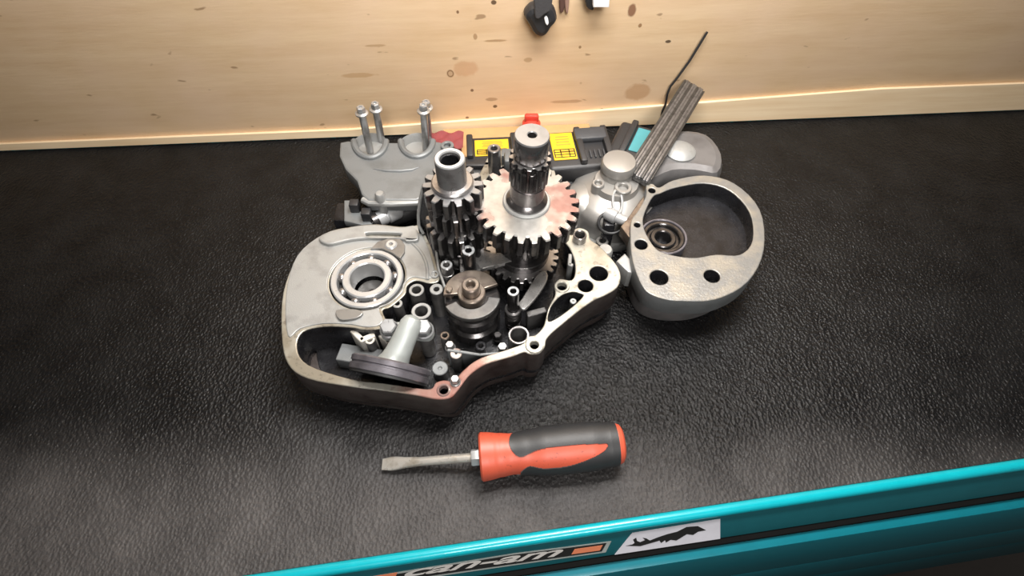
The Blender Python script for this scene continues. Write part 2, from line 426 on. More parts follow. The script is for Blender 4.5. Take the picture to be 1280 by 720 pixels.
sticker('emblem', [(782, 681.5), (790, 680), (793, 678), (791, 674), (795, 671.5), (796, 675.5), (800, 677), (806, 674.5), (803, 671.5), (808, 672.5), (812, 675), (822, 671), (834, 667), (846, 664), (858, 658), (872, 657), (882, 662), (872, 664), (866, 668), (858, 667), (850, 672), (845, 675), (838, 674), (832, 677.5), (831, 674.5), (826, 678), (824, 675), (812, 678.5), (800, 682)], INK, s2, .0006)

# the mat, a slab with rounded corners
me = slab(.0025, .0005, -.0045, 0, .0008)
solo('rubber_mat', me, MAT, (0, .2, -.0045), 'black pebbled rubber mat with an oily sheen covering the cart top', 'mat').location = (0, .2, -.0045)

# ------------------------------------------------------------------ main crankcase half
ZR, ZF = .045, .012
case = thing('crankcase_half', 'open aluminium crankcase half holding the gears and shift drum, drenched in oil', 'engine case', P(590, 360, 0))
outer = [(352, 420), (360, 455), (385, 473), (438, 483), (480, 488), (520, 494), (546, 499), (563, 497), (573, 487), (585, 471), (598, 460.5), (612, 453.5), (640, 445.5), (655, 440), (662, 442.5), (674, 441.5), (681, 433), (683, 424), (692, 414), (708, 401), (724, 388), (742, 375.5), (758, 368), (771, 359.5), (776, 347), (772, 333), (760, 318), (748, 306), (738, 299), (735, 289), (724, 284.5), (713, 287), (706, 270), (698, 245), (694, 215), (682, 198), (655, 187), (630, 187), (612, 194), (602, 212), (588, 238), (565, 254), (545, 260), (530, 264), (523, 272), (521, 281), (500, 283), (470, 280), (440, 283), (405, 292), (372, 322), (354, 365)]
cavity = [(534, 269), (528, 274), (526, 281), (531, 292), (540, 312), (547, 336), (549, 350), (538, 354), (520, 350.5), (509, 357), (506, 368), (489, 383), (478, 388), (483, 403), (474, 411), (455, 412), (438, 409), (405, 408), (378, 415), (371, 435), (385, 456), (438, 473.5), (480, 479), (515, 484), (538, 486), (545, 478), (556, 475), (567, 476), (578, 464), (592, 452), (608, 444.5), (634, 436.5), (654, 429), (659, 421), (670, 418), (679, 408), (683, 395), (688, 380), (694, 368), (693, 356), (700, 348.5), (714, 350), (719, 341), (718, 325), (712, 310), (705, 300), (700, 280), (693, 255), (689, 228), (676, 210), (655, 199), (634, 206), (620, 212), (609, 222), (593, 247), (570, 261), (550, 266)]
pocket = [(704, 367.5), (716, 364.5), (724, 366), (729, 370), (712, 386), (695, 398), (685.5, 401), (686.5, 388), (694, 376)]
zs = lambda pts: smooth(PL(pts, ZR), 4)
BRG = P(459, 348, ZR); BR = W(45, BRG)
hole = lambda px, py, r: circ(P(px, py, ZR), W(r, P(px, py, ZR)))
holes = [zs(cavity), zs(pocket), circ(BRG, BR + .0012, 64), hole(748.5, 341.5, 11.5), hole(732, 357, 9.5), hole(702.5, 358, 6), hole(668, 431, 5.5), hole(554.5, 487, 6), hole(724.5, 296, 7)]
# upper wall: the machined rim is its top face
def segd(p, a, b):
    d = b - a; t = max(0, min(1, (p - a).dot(d) / max(d.length_squared, 1e-12))); return (p - a - d * t).length
def two_tone(me, zt, top, side, inner=None, out=None):      # tops machined and light; sides and inside coloured dark for shade and oil
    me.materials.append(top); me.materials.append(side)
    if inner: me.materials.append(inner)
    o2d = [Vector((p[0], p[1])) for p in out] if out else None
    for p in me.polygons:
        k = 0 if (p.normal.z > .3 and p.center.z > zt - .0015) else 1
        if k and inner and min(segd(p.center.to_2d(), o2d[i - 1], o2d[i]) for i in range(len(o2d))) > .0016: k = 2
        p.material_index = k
OUT = zs(outer)
rim_me = plate(OUT, holes, .019, ZR, .0008)
def part2(name, me, zt, top, side, parent, inner=None, out=None):
    two_tone(me, zt, top, side, inner, out)
    me.transform(Matrix.Translation(-wl(parent))); me.name = name
    o = bpy.data.objects.new(name, me); C.objects.link(o); o.parent = parent; return o
def rim_material():
    m = NT('case_rim_surface')
    base = m.mix(m.ramp(m.noise(32, 5), .42, .62), rgb(.42, .405, .355), rgb(.27, .245, .195))
    base = m.mix(m.math('MULTIPLY', m.ramp(m.noise(150, 5), .56, .66), .7), base, rgb(.12, .10, .08))
    sx = m.n('SeparateXYZ'); m.l(m.tc.outputs['Object'], sx.inputs[0])
    # a spill of red gear oil over the front corner of the rim
    k = P(566, 482, ZR) - P(590, 360, 0)
    dx, dy = m.math('SUBTRACT', sx.outputs[0], k.x), m.math('SUBTRACT', sx.outputs[1], k.y)
    d = m.math('SQRT', m.math('ADD', m.math('MULTIPLY', dx, dx), m.math('MULTIPLY', dy, dy)))
    d = m.math('ADD', d, m.math('MULTIPLY', m.math('SUBTRACT', m.noise(55, 4), .5), .06))
    sp = m.math('MULTIPLY', m.span(d, .012, .048, 1.0, 0.0), .75)
    base = m.mix(sp, base, rgb(.32, .12, .10))
    m.set(Base_Color=base, Metallic=.4, Roughness=m.mix(sp, rgb(.36, .36, .36), rgb(.16, .16, .16)))
    m.bump(m.noise(500, 4), .12, .0006); return m.m
def face_part(name, bm, z1, top, side, parent, label=None):
    me = fin(bm) if isinstance(bm, bmesh.types.BMesh) else bm
    o = part2(name, me, z1, top, side, parent)
    if label: o['label'] = label
    return o
CASERIM = rim_material()
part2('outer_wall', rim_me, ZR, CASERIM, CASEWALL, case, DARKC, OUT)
cen = sum(OUT, Vector()) / len(OUT)
inset = [cen + (p - cen) * .955 for p in OUT]
part('lower_shell', plate(inset, [], 0, ZF, .002), CASEWALL, case)
low_h = [[Vector(p) for p in zs(cavity)]]
part('inner_wall', plate([cen + (p - cen) * .975 for p in OUT], [low_h[0], circ(BRG, BR - .004, 48)], ZF - .0005, .0195, .0005), DARKC, case, 'inner wall of the case, dark with oil and painted shade')
part('case_floor', plate([cen + (p - cen) * .90 for p in OUT], [], ZF - .001, ZF + .0015, .0004), DARKC, case, 'floor inside the case, black with oil and painted shade')
# as-cast web round the bearing lies on the rim plane; its step ridge is an arc
arc = [(BRG.x + .0465 * math.cos(a), BRG.y + .0465 * math.sin(a), ZR + .0002) for a in [math.radians(-2 + 4 * k) for k in range(17)]]
bm = B(); sweep(bm, arc, .0016, 10); part('step_ridge', bm, CAST, case)
web = [(372, 320), (405, 293), (440, 284.5), (470, 281.5), (500, 284.5), (520, 283), (528, 294), (537, 314), (543, 336), (543, 346), (532, 349), (516, 347), (506, 355), (503, 366), (487, 380), (474, 386), (479, 401), (471, 408), (455, 409), (438, 406), (405, 405), (376, 411), (360, 420), (358, 366)]
wh = [circ(BRG, .0300, 64)]
slot = [(457, 294), (460, 291), (498, 292), (501, 295), (497, 297), (462, 296)]
part('bearing_web', plate(zs(web), wh + [zs(slot)], ZR - .002, ZR + .0009, .0007), CAST, case, 'pale grey cast web around the bearing')
# raised band behind the bearing with its long slot
band = [(400, 296), (440, 284), (470, 281.5), (500, 284.5), (519, 285), (523, 300), (508, 302), (503, 299.5), (470, 298), (440, 300), (410, 306)]
slot2 = [(458, 294.5), (461, 291.5), (498, 292), (501, 294.8), (496, 297), (463, 296.8)]
part('raised_band', plate(smooth(PL(band, ZR + .003), 4), [smooth(PL(slot2, ZR + .003), 3)], ZR, ZR + .004, .0012), CAST, case)

# ball bearing pressed into the web
bx = Vector((BRG.x, BRG.y, 0)); BT = TM(bx)
bm = B(); ring(bm, BR, W(37.5, BRG), .030, ZR + .0018, BT, 64, .0009); brg = part('ball_bearing', bm, STEEL, case, 'bright outer race of the ball bearing')
bm = B(); ring(bm, W(30.5, BRG), W(21.5, BRG), .030, ZR + .0018, BT, 56, .0009); part('inner_race', bm, STEEL, brg)
bm = B(); ring(bm, W(37.7, BRG), W(30.3, BRG), .028, ZR - .0065, BT, 56, .0004); part('race_groove', bm, DARKC, brg)
bmb = B(); bmesh.ops.create_uvsphere(bmb, u_segments=16, v_segments=10, radius=.0040); ballm = fin(bmb); ballm.materials.append(MSTEEL); ballm.name = 'ball'
rb = W(34, BRG)
for k in range(9):
    o = bpy.data.objects.new('ball', ballm); C.objects.link(o); o.parent = brg
    a = 2 * PI * (k + .3) / 9
    o.location = bx + Vector((rb * math.cos(a), rb * math.sin(a), ZR - .0035)) - wl(case)
bm = B(); blind(bm, W(20.5, BRG), .0032, .014, .026, .006, BT, 40); part('bore_floor', bm, FORKD, brg)
# retainer plates and screws
zt = ZR + .0034
tab = [(463, 311), (472, 302), (486, 297.5), (497, 296), (503, 301), (506, 306), (505.5, 315), (500, 323), (490, 316), (477, 310.5)]
rp = part('bearing_retainer', plate(PL(tab, zt), [], ZR + .0012, zt, .0005), FORKD2, case)
def screw(px, py, z, rpx, parent, name='retainer_screw', mt=STEEL):
    p = P(px, py, z); r = W(rpx, p)
    bm = B(); lathe(bm, [(0, z - .002), (r, z - .002), (r, z + .0002), (r * .8, z + .0012), (r * .36, z + .0012), (r * .3, z - .0004), (0, z - .0004)], TM(p.x, p.y, 0), 20)
    return part(name, bm, mt, parent)
screw(489, 306, zt, 7.5, rp)
tab2 = [(420, 388), (440, 386), (453, 389), (450, 395), (438, 399), (424, 399)]
part('bearing_retainer', plate(smooth(PL(tab2, zt), 3), [], ZR + .0012, zt, .0005), FORKD2, case)

# bosses and posts of the casting
def boss(px, py, z, ro, ri, zb, mt, name='boss', depth=.012, label=None, seg=26):
    p = P(px, py, z); bm = B()
    blind(bm, W(ro, p), W(ri, p), zb, z, min(depth, z - zb - .002), TM(p.x, p.y, 0), seg)
    o = part2(name, fin(bm), z, mt, SIDEC, case)
    if label: o['label'] = label
    return o
boss(520.5, 362, .047, 9.5, 5.8, ZF, CAST)
boss(545.5, 361, .046, 8.5, 3.6, ZF, CAST)
boss(526.5, 388.5, .047, 12.5, 8, ZF, CAST, depth=.02)
boss(496.5, 379, .044, 6.5, 3, ZF, CAST)
boss(543, 342, .0465, 6, 3.2, ZF, CAST)
boss(648.5, 418.5, .040, 13.5, 10, ZF, MSTEEL, depth=.025)
boss(556, 419, .030, 6, 3, ZF, BRONZE)
boss(570, 441.5, .036, 7.5, 1.2, ZF, RIMRED, depth=.002)
boss(462, 424, .038, 6.5, 3.5, ZF, RIM)
boss(601, 432, .024, 7, 3, ZF, DARKC)
boss(716.5, 376, .0435, 4.2, .8, ZF, CAST, depth=.001)
boss(550, 460, .026, 10, 2, ZF, CASTG, depth=.001)
# raised dowel sleeves round rim holes
def sleeve(px, py, z, ro, ri, zb, mt, label=None):
    p = P(px, py, z); bm = B(); ring(bm, W(ro, p), W(ri, p), zb, z, TM(p.x, p.y, 0), 28)
    return part('dowel_sleeve', bm, mt, case, label)
sleeve(725, 293, .052, 8.5, 6.2, ZR - .004, MSTEEL)
sleeve(668, 431, ZR + .0012, 11.5, 5.6, ZR - .004, CASERIM)
sleeve(554.5, 487, ZR + .0008, 9, 5.8, ZR - .004, RIMRED)
sleeve(702.5, 357.5, ZR + .001, 9.5, 6, ZR - .004, CASERIM)
p = P(757, 311, .040); bm = B(); lathe(bm, [(0, .02), (.0062, .02), (.0062, .038), (.005, .040), (0, .0402)], TM(p.x, p.y, 0), 20); part('side_ear', bm, CAST, case)
# ribs
def rib(pts, z0, z1, wd_, mt, name='rib'):
    bm = B()
    for a, b in zip(pts[:-1], pts[1:]):
        A, D = P(a[0], a[1], z1), P(b[0], b[1], z1); d = D - A; L = d.length
        box(bm, L + wd_ * .6, wd_, z1 - z0, frame(((A + D) / 2).to_2d().to_3d() + Vector((0, 0, z0)), (0, 0, 1)) @ RZ(math.atan2(d.y, d.x)) if False else Matrix.Translation(((A.x + D.x) / 2, (A.y + D.y) / 2, z0)) @ RZ(math.atan2(d.y, d.x)), .0005, 1)
    return part(name, bm, mt, case)
rib([(560, 437), (575, 439), (600, 443), (622, 441)], ZF, .037, .0022, CASTG)
rib([(441, 413), (452, 424), (466, 418)], ZF, .040, .004, RIM)
rib([(470, 411), (486, 424), (500, 426)], ZF, .036, .006, RIM)
rib([(544, 305), (548, 335), (556, 358)], ZF, .050, .0018, CAST)
rib([(713, 318), (712, 330), (715, 331)], ZF, .043, .003, CAST)
rib([(661, 392), (680, 387)], ZF, .034, .005, SIDEC)
rib([(430, 440), (468, 446)], ZF, .026, .014, CASTG)
# small fixed bolts
def hexhead(bm, M, r, h, flange=1.25):
    lathe(bm, [(0, -.004), (r * .55, -.004), (r * .55, 0), (r * flange, 0), (r * flange, h * .18), (r * .98, h * .3)], M, 24)
    lathe(bm, [(r * .98, h * .25), (r, h * .3), (r, h * .88), (r * .86, h), (0, h)], M, 6)
def case_bolt(px, py, z, r, mt, parent, name='case_bolt', h=.006):
    p = P(px, py, z); bm = B(); hexhead(bm, TM(p.x, p.y, z - h) @ RZ(random.random()), W(r, p), h)
    return part(name, bm, mt, parent)
def standing_bolt(px, py, z, r, mt, zb):
    p = P(px, py, z); bm = B(); hexhead(bm, TM(p.x, p.y, z - .006), W(r, p), .006); disc(bm, W(r * .9, p), zb, z - .006, TM(p.x, p.y, 0), 16)
    return part('case_bolt', bm, mt, case)
standing_bolt(562, 430, .034, 5.5, BOLTM, ZF)
standing_bolt(628, 432.5, .034, 6, BOLTM, ZF)
standing_bolt(568.5, 473, ZR + .006, 5.5, BOLTM, ZR - .001)
standing_bolt(622, 418, .024, 5, DSTEEL, ZF)
# far wall post with its dowel tube
p = P(617.5, 185, .072); bm = B(); blind(bm, W(8.3, p), W(4.2, p), ZR - .002, .072, .012, TM(p.x, p.y, 0), 28); part('locating_post', bm, MSTEEL, case, 'grey hollow post at the far wall')
q = P(633, 190, .056); bm = B(); box(bm, .009, .010, .012, TM(q.x, q.y, ZR - .001), .001); part('square_lug', bm, CASTG, case)
q = P(640, 196, .060); bm = B(); box(bm, .030, .016, .018, TM(q.x + .008, q.y, ZR - .001), .003); part('far_lug', bm, CASTG, case)

# thin gasket-like side sheet left of the gear stack
bm = B()
side = [P(529.5, 232, .097), P(525, 250, .082), P(523, 268, .066), P(523.5, 281, .056), P(529, 291, .048)]
hi = [[bm.verts.new((q.x + o, q.y, z)) for o, z in ((-.0011, ZR - .001), (.0011, ZR - .001), (.0011, q.z), (-.0011, q.z))] for q in side]
for a, b in zip(hi[:-1], hi[1:]):
    for k in range(4): bm.faces.new([a[k], a[(k + 1) % 4], b[(k + 1) % 4], b[k]])
bm.faces.new(hi[0]); bm.faces.new(hi[-1])
fe = part('side_fence', bm, DARKC, case, 'thin wall beside the gear stack')
bm = B(); sweep(bm, [q - Vector((0, .0006, 0)) for q in side], .0013, 8); part('wall_edge', bm, CAST, fe, 'pale edge of the thin wall')  # lighter bead along the edge of the dark wall

# ------------------------------------------------------------------ output shaft with the large gear
G = P(658, 252, .10)
sh = thing('output_shaft', 'thick splined shaft standing upright through the large red-stained spur gear', 'gear shaft', (G.x, G.y, ZF + .0015))
GM = TM(G.x, G.y, 0)
bm = B(); gear(bm, 25, .0386, .0332, .0845, .1000, .0125, GM, .07, .0009); face_part('large_gear', bm, .1, GEARTOP, DSTEEL, sh, 'large pale gear face with red oil')
bm = B(); lathe(bm, [(.0122, .0995), (.0172, .0995), (.0172, .1012), (.0165, .1020), (.0122, .1020)], GM, 48, True); part('washer', bm, CAST, sh)
bm = B(); lathe(bm, [(0, .0135), (.0105, .0135), (.0105, .102), (.0148, .102), (.0150, .1035), (.0138, .1052), (.0123, .1065), (.0123, .1190), (.0117, .1195), (.0117, .1205), (.0123, .1210), (.0123, .1215), (0, .1215)], GM, 48); part('shaft', bm, SHAFTM, sh)
bm = B(); gear(bm, 16, .0135, .0122, .1215, .1375, .004, GM, .1, .0003); part('spline', bm, DSTEEL, sh, 'dark splined section of the shaft')
bm = B(); gear(bm, 13, .0140, .0118, .1380, .1425, .004, GM, .3, .0004); face_part('thrust_collar', bm, .1425, MSTEEL, DSTEEL, sh, 'short toothed collar under the shaft end')
bm = B(); lathe(bm, [(.0100, .1375), (.0100, .1440), (.0110, .1440), (.0114, .1446), (.0114, .1592), (.0108, .1602), (.0034, .1602), (.0029, .1596), (.0029, .150), (0, .150), (0, .1375)], GM, 48); face_part('shaft_end', bm, .1602, ENDM, SHAFTM, sh, 'round grey shaft end with a centre hole')
bm = B(); gear(bm, 20, .0275, .0230, .066, .080, .0105, GM, .0, .0007); face_part('second_gear', bm, .08, MSTEEL, DSTEEL, sh)
bm = B(); ring(bm, .020, .0105, .080, .0845, GM, 40); part('spacer', bm, DSTEEL, sh)
bm = B(); ring(bm, .017, .0105, .048, .066, GM, 40); part('shift_collar', bm, DSTEEL, sh)
bm = B(); gear(bm, 26, .0300, .0262, .030, .041, .0105, GM, .1, .0007); face_part('low_gear', bm, .041, MSTEEL, DSTEEL, sh, 'lower gear with pale teeth at the right')
bm = B(); ring(bm, .0215, .0105, .041, .048, GM, 40); part('spacer', bm, DSTEEL, sh)
sh.rotation_euler = (0, math.radians(2.2), 0)
sh.location.x -= .085 * math.sin(math.radians(2.2))

# ------------------------------------------------------------------ countershaft stack
S = P(566, 232, .115); SM = TM(S.x, S.y, 0)
st = thing('countershaft', 'stack of oily gears with shade-dark sides on a hollow shaft left of the large gear', 'gear shaft', (S.x, S.y, ZF + .0015))
bm = B(); lathe(bm, [(.0068, .060), (.0068, .1390), (.0074, .1402), (.0096, .1402), (.0103, .1392), (.0103, .0135), (.0068, .0135)], SM, 40, True); hs = face_part('hollow_shaft', bm, .1402, STEEL, MSTEEL, st, 'bright hollow shaft end')
bm = B(); ring(bm, .00678, .0060, .060, .1375, SM, 36, .0003); part('shaft_bore', bm, DARKC, hs)
bm = B(); lathe(bm, [(.0103, .1165), (.0148, .1165), (.0148, .1185), (.0138, .1195), (.0103, .1195)], SM, 40, True); part('washer', bm, MSTEEL, st)
def sgear(n, rt, rr, z0, z1, mt, ph, label=None):
    bm = B(); gear(bm, n, rt, rr, z0, z1, .0103, SM, ph, .0007); return face_part('gear', bm, z1, mt, DSTEEL, st, label)
sgear(14, .0213, .0158, .1020, .1165, ENDM, .05, 'top gear of the stack')
sgear(15, .0203, .0150, .0815, .0995, MSTEEL, .2)
sgear(17, .0235, .0180, .0620, .0805, MSTEEL, .12)
sgear(14, .0195, .0150, .0400, .0600, DSTEEL, .3)
bm = B(); ring(bm, .0145, .0103, .0995, .1020, SM, 32); part('spacer', bm, DSTEEL, st)
bm = B(); ring(bm, .017, .0103, .0135, .040, SM, 32); part('spacer', bm, DSTEEL, st)

# ------------------------------------------------------------------ shift drum
D0 = P(589, 362, .060); DM = TM(D0.x, D0.y, 0)
dr = thing('shift_drum', 'dark grooved shift drum with a star cam plate and centre hub', 'shift drum', (D0.x, D0.y, ZF + .0015))
bm = B(); lathe(bm, [(0, .0135), (.0205, .0135), (.0205, .024), (.0178, .026), (.0178, .031), (.0205, .033), (.0205, .040), (.0185, .042), (.0185, .045), (.0205, .0465), (.0205, .0490), (.0195, .050), (0, .050)], DM, 56); part('drum', bm, DSTEEL, dr)
def sector(r0, r1, a0, a1, n=28):
    o = [Vector((D0.x + r1 * math.cos(a0 + (a1 - a0) * k / n), D0.y + r1 * math.sin(a0 + (a1 - a0) * k / n))) for k in range(n + 1)]
    i = [Vector((D0.x + r0 * math.cos(a1 + (a0 - a1) * k / n), D0.y + r0 * math.sin(a1 + (a0 - a1) * k / n))) for k in range(n + 1)]
    return o + i
R_ = math.radians
part('cam_ring', plate(sector(.0125, .0212, R_(-152), R_(-8)), [], .0495, .0535, .0005), FORKD, dr, 'grey front arc of the cam plate')
part('star_plate', plate(sector(.006, .0205, R_(22), R_(186)), [], .0535, .0565, .0005), BRONZE, dr, 'brown heat-tinted rear half of the cam plate')
bm = B(); blind(bm, .0066, .0030, .050, .0665, .006, DM, 32, .0008); hub = part('hub', bm, BRONZE, dr)
bm = B(); ring(bm, .0102, .0064, .050, .0572, DM, 36); part('hub_flange', bm, BRONZE, dr)
pinp = P(561, 363, .060); bm = B(); disc(bm, .0026, .0500, .0590, TM(D0.x - .0162, D0.y + .0015, 0), 16); part('detent_pin', bm, BRONZE, dr)

# ------------------------------------------------------------------ shift rails and forks
def rail(px, py, z, r, ri, name, label, mt, collar=None, spring=None, cz=.045):
    p = P(px, py, z); M = TM(p.x, p.y, 0)
    t = thing(name, label, 'shift rail', (p.x, p.y, ZF + .0015))
    bm = B(); blind(bm, W(r, p), W(ri, p), .0135, z, .010, M, 28, .0008); part('rod', bm, mt, t)
    bm = B(); ring(bm, W(r, p) - .0002, W(ri, p) + .0001, z - .0004, z + .0004, M, 28, .0002); part('rod_end', bm, STEEL, t)
    if collar:
        bm = B(); ring(bm, W(collar, p), W(r, p), cz - .010, cz, M, 32); ring(bm, W(collar + 1.6, p), W(r, p), cz - .0022, cz - .0006, M, 32); part('collar', bm, MSTEEL, t)
    if spring:
        n = 5; pts = [(p.x + (W(r, p) + .0013) * math.cos(a), p.y + (W(r, p) + .0013) * math.sin(a), .016 + (spring - .016) * a / (2 * PI * n)) for a in [2 * PI * n * k / 90 for k in range(91)]]
        bm = B(); sweep(bm, pts, .0009, 6); part('coil_spring', bm, DSTEEL, t)
    return t, p
r1, rp1 = rail(585.5, 313, .072, 8.3, 4.2, 'shift_rail', 'hollow shift rail with a ringed collar, nearest below the gear stack', DSTEEL, 12, None, .048)
r2, rp2 = rail(641.5, 364, .062, 7.6, 4, 'shift_rail', 'dark shift rail with a spring at its foot, right of the shift drum', DSTEEL, 9.5, .034, .040)
r3, rp3 = rail(558, 331, .058, 7.6, 4.2, 'shift_rail', 'short hollow post beside the pale case wall, left of the ringed rail', MSTEEL)
# fork blades ride on the rails
fk = [(549, 316), (556, 306), (570, 302), (579, 308), (590, 305), (606, 313), (622, 316), (642, 314), (654, 317), (650, 323), (630, 329), (610, 334), (596, 337), (580, 336), (570, 328), (556, 324)]
zf = .049
me = plate(smooth(PL(fk, zf), 3), [circ(rp1, W(12.4, rp1), 28), circ(rp3, W(8.2, rp3), 24)], zf - .004, zf, .0006)
FORKM = metal('oily_grey_steel', (.40, .39, .38), (.20, .195, .19), .7, .26, .4, 60, .12, 900)
part('shift_fork', me, FORKM, r1, 'flat grey fork blade')
fk2 = [(648, 381), (653, 374), (664, 356), (673, 343), (682, 340), (684, 350), (674, 368), (662, 382), (654, 388)]
me = plate(smooth(PL(fk2, .043), 3), [], .0415, .0445, .0006); part('shift_fork', me, FORKM, r2, 'dark fork blade reaching to the lower gear')

# ------------------------------------------------------------------ flanged stub bolted into the front cavity
D = P(488, 462, .040); Eb = P(517, 398, .058)
ax = (Eb - D); Ls = ax.length; axn = ax.normalized()
SF = frame(D, axn); SD = frame(D, Vector((axn.x * .45, axn.y, axn.z * .7)))
stub = thing('flanged_stub', 'grey cast stub with a dark round flange inside the case front, two hex bolts', 'stub pipe', (D.x, D.y, .0135))
rd = W(50, D)
GREYCAST = metal('smooth_grey_casting', (.40, .43, .42), (.30, .32, .31), .3, .4, .35, 40, .15, 1400)
FLG = metal('dark_flange', (.17, .16, .18), (.08, .075, .083), .5, .36, .5, 60, .2, 900)
bm = B(); lathe(bm, [(0, -.003), (rd - .006, -.003), (rd - .003, -.0045), (rd - .0005, -.0045), (rd, -.004), (rd, -.0005), (rd - .001, .0), (rd - .001, .001), (rd, .0015), (rd, .0045), (rd - .001, .0055), (.0115, .0065), (0, .0065)], SD, 64); part('flange', bm, FLG, stub)
bm = B(); lathe(bm, [(rd - .0045, -.0062), (rd - .0008, -.0062), (rd - .0008, -.0040), (rd - .0045, -.0040)], SD, 64, True); part('seal_ring', bm, RUBBER, stub)
L2 = Ls
bm = B(); lathe(bm, [(0, .005), (.0118, .005), (.0102, .0085), (.0092, .013), (.0084, L2 * .6), (.0078, L2 - .004), (.006, L2), (.003, L2 + .0016), (0, L2 + .002)], SF, 36); part('stem', bm, GREYCAST, stub)
b1, b2 = P(487, 411, .047), P(530, 412, .047)
bc = (b1 + b2) / 2
br = plate(smooth([(b1.x - .007, b1.y), (b1.x - .003, b1.y + .006), (bc.x, bc.y + .008), (b2.x + .003, b2.y + .006), (b2.x + .007, b2.y), (b2.x + .003, b2.y - .006), (bc.x, bc.y - .005), (b1.x - .003, b1.y - .006)], 4), [], .0395, .045, .001)
part('bracket', br, GREYCAST, stub)
for bb in (b1, b2):
    bm = B(); disc(bm, .0052, .0145, .0400, TM(bb.x, bb.y, 0), 20); part('bracket_leg', bm, SIDEC, stub)
    tilt = TM(bb.x, bb.y, .0452) @ Matrix.Rotation(.12, 4, 'X')
    bm = B(); hexhead(bm, tilt, .0062, .0085, 1.16); part('hex_bolt', bm, ZINC, stub, 'silver hex bolt')

# ------------------------------------------------------------------ screwdriver
T0, T1 = P(478, 580, .0045), P(781, 552, .0158)
a = P(600, 571, .0150); hE = P(778, 554, .0158)
hd = (hE - a); HL = hd.length; hdn = hd.normalized()
sd = thing('screwdriver', 'flat-blade screwdriver with a red and black grip lying on the mat', 'screwdriver', (a.x, a.y, 0))
HF = frame(a, hdn)     # local: z along the handle
ORANGE = NT('orange_red_grip'); ORANGE.set(Base_Color=ORANGE.mix(ORANGE.math('MULTIPLY', ORANGE.ramp(ORANGE.noise(320, 4), .62, .72), .7), ORANGE.mix(ORANGE.noise(50, 3), rgb(.50, .078, .040), rgb(.61, .105, .055)), rgb(.13, .03, .02)), Roughness=.42); ORANGE = ORANGE.m
GRIP = plain('black_grip_rubber', (.025, .026, .028), .48, 0, .12, 900)
prof = [(0, .0150), (.012, .0162), (.06, .0158), (.14, .0145), (.22, .0136), (.32, .0142), (.46, .0156), (.60, .0160), (.76, .0156), (.90, .0144), (.96, .0138), (.985, .0128), (1, .0105)]
def hr(s):
    for (s0, r0), (s1, r1_) in zip(prof[:-1], prof[1:]):
        if s <= s1:
            t = (s - s0) / (s1 - s0); t = t * t * (3 - 2 * t) if .1 < s < .9 else t
            return r0 + (r1_ - r0) * t
    return prof[-1][1]
NS, NA = 320, 220
view = (CAM - a).normalized(); vx = view - hdn * view.dot(hdn); vx.normalize(); vy = hdn.cross(vx)
if vy.y < 0: vy = -vy
def hp(s, ph, off=0):       # ph 0 faces up towards the viewer, +90 deg away from it
    r = (hr(s) + off) * (1 - .025 * math.cos(3 * ph))
    return a + hdn * (s * HL) + (vx * math.cos(ph) + vy * math.sin(ph)) * r
bm = B(); rows = []
ss = [k / NS for k in range(NS + 1)]
for s in ss: rows.append([bm.verts.new(hp(s, 2 * PI * k / NA)) for k in range(NA)])
for i in range(NS):
    for k in range(NA): bm.faces.new([rows[i][k], rows[i][(k + 1) % NA], rows[i + 1][(k + 1) % NA], rows[i + 1][k]])
bm.faces.new(rows[0]); bm.faces.new(rows[-1][::-1])
part('handle', bm, ORANGE, sd, 'orange-red moulded handle core')
def lerp(tab, s):
    n = len(tab)
    if s <= tab[0][0]: return tab[0][1]
    if s >= tab[-1][0]: return tab[-1][1]
    for i in range(n - 1):
        (x0, y0), (x1, y1) = tab[i], tab[i + 1]
        if s <= x1:
            sl = lambda k: (tab[min(k + 1, n - 1)][1] - tab[max(k - 1, 0)][1]) / (tab[min(k + 1, n - 1)][0] - tab[max(k - 1, 0)][0])
            h = x1 - x0; t = (s - x0) / h; m0, m1 = sl(i) * h, sl(i + 1) * h
            return (2 * t ** 3 - 3 * t * t + 1) * y0 + (t ** 3 - 2 * t * t + t) * m0 + (3 * t * t - 2 * t ** 3) * y1 + (t ** 3 - t * t) * m1
upb = [(.205, .45), (.22, .16), (.25, -.10), (.285, -.18), (.33, -.08), (.40, .06), (.50, .12), (.64, .12), (.78, .08), (.87, .04)]
ups = [(.205, .5), (.215, .75), (.24, .92), (.30, .97), (.5, .99)]
lob = [(.24, -1.0), (.29, -.74), (.33, -.62), (.40, -.70), (.50, -.72), (.62, -.66), (.74, -.50), (.84, -.26), (.87, -.06)]
def black(s, ph):
    ph = (ph + PI) % (2 * PI) - PI; t = math.sin(ph); fr = math.cos(ph) >= 0
    if not .205 < s < .952: return False
    if s > .868: return True
    if not fr: return .24 < s and not (.35 < s < .8 and .1 < t < .8)
    return lerp(upb, s) < t < lerp(ups, s) or (s > .27 and t < lerp(lob, s))
bm = B(); vc = {}
def gv_(i, k, o):
    k %= NA
    if (i, k, o) not in vc: vc[(i, k, o)] = bm.verts.new(hp(ss[i], 2 * PI * k / NA, .0007 if o else -.0004))
    return vc[(i, k, o)]
msk = [[black((ss[i] + ss[i + 1]) / 2, 2 * PI * (k + .5) / NA) for k in range(NA)] for i in range(NS)]
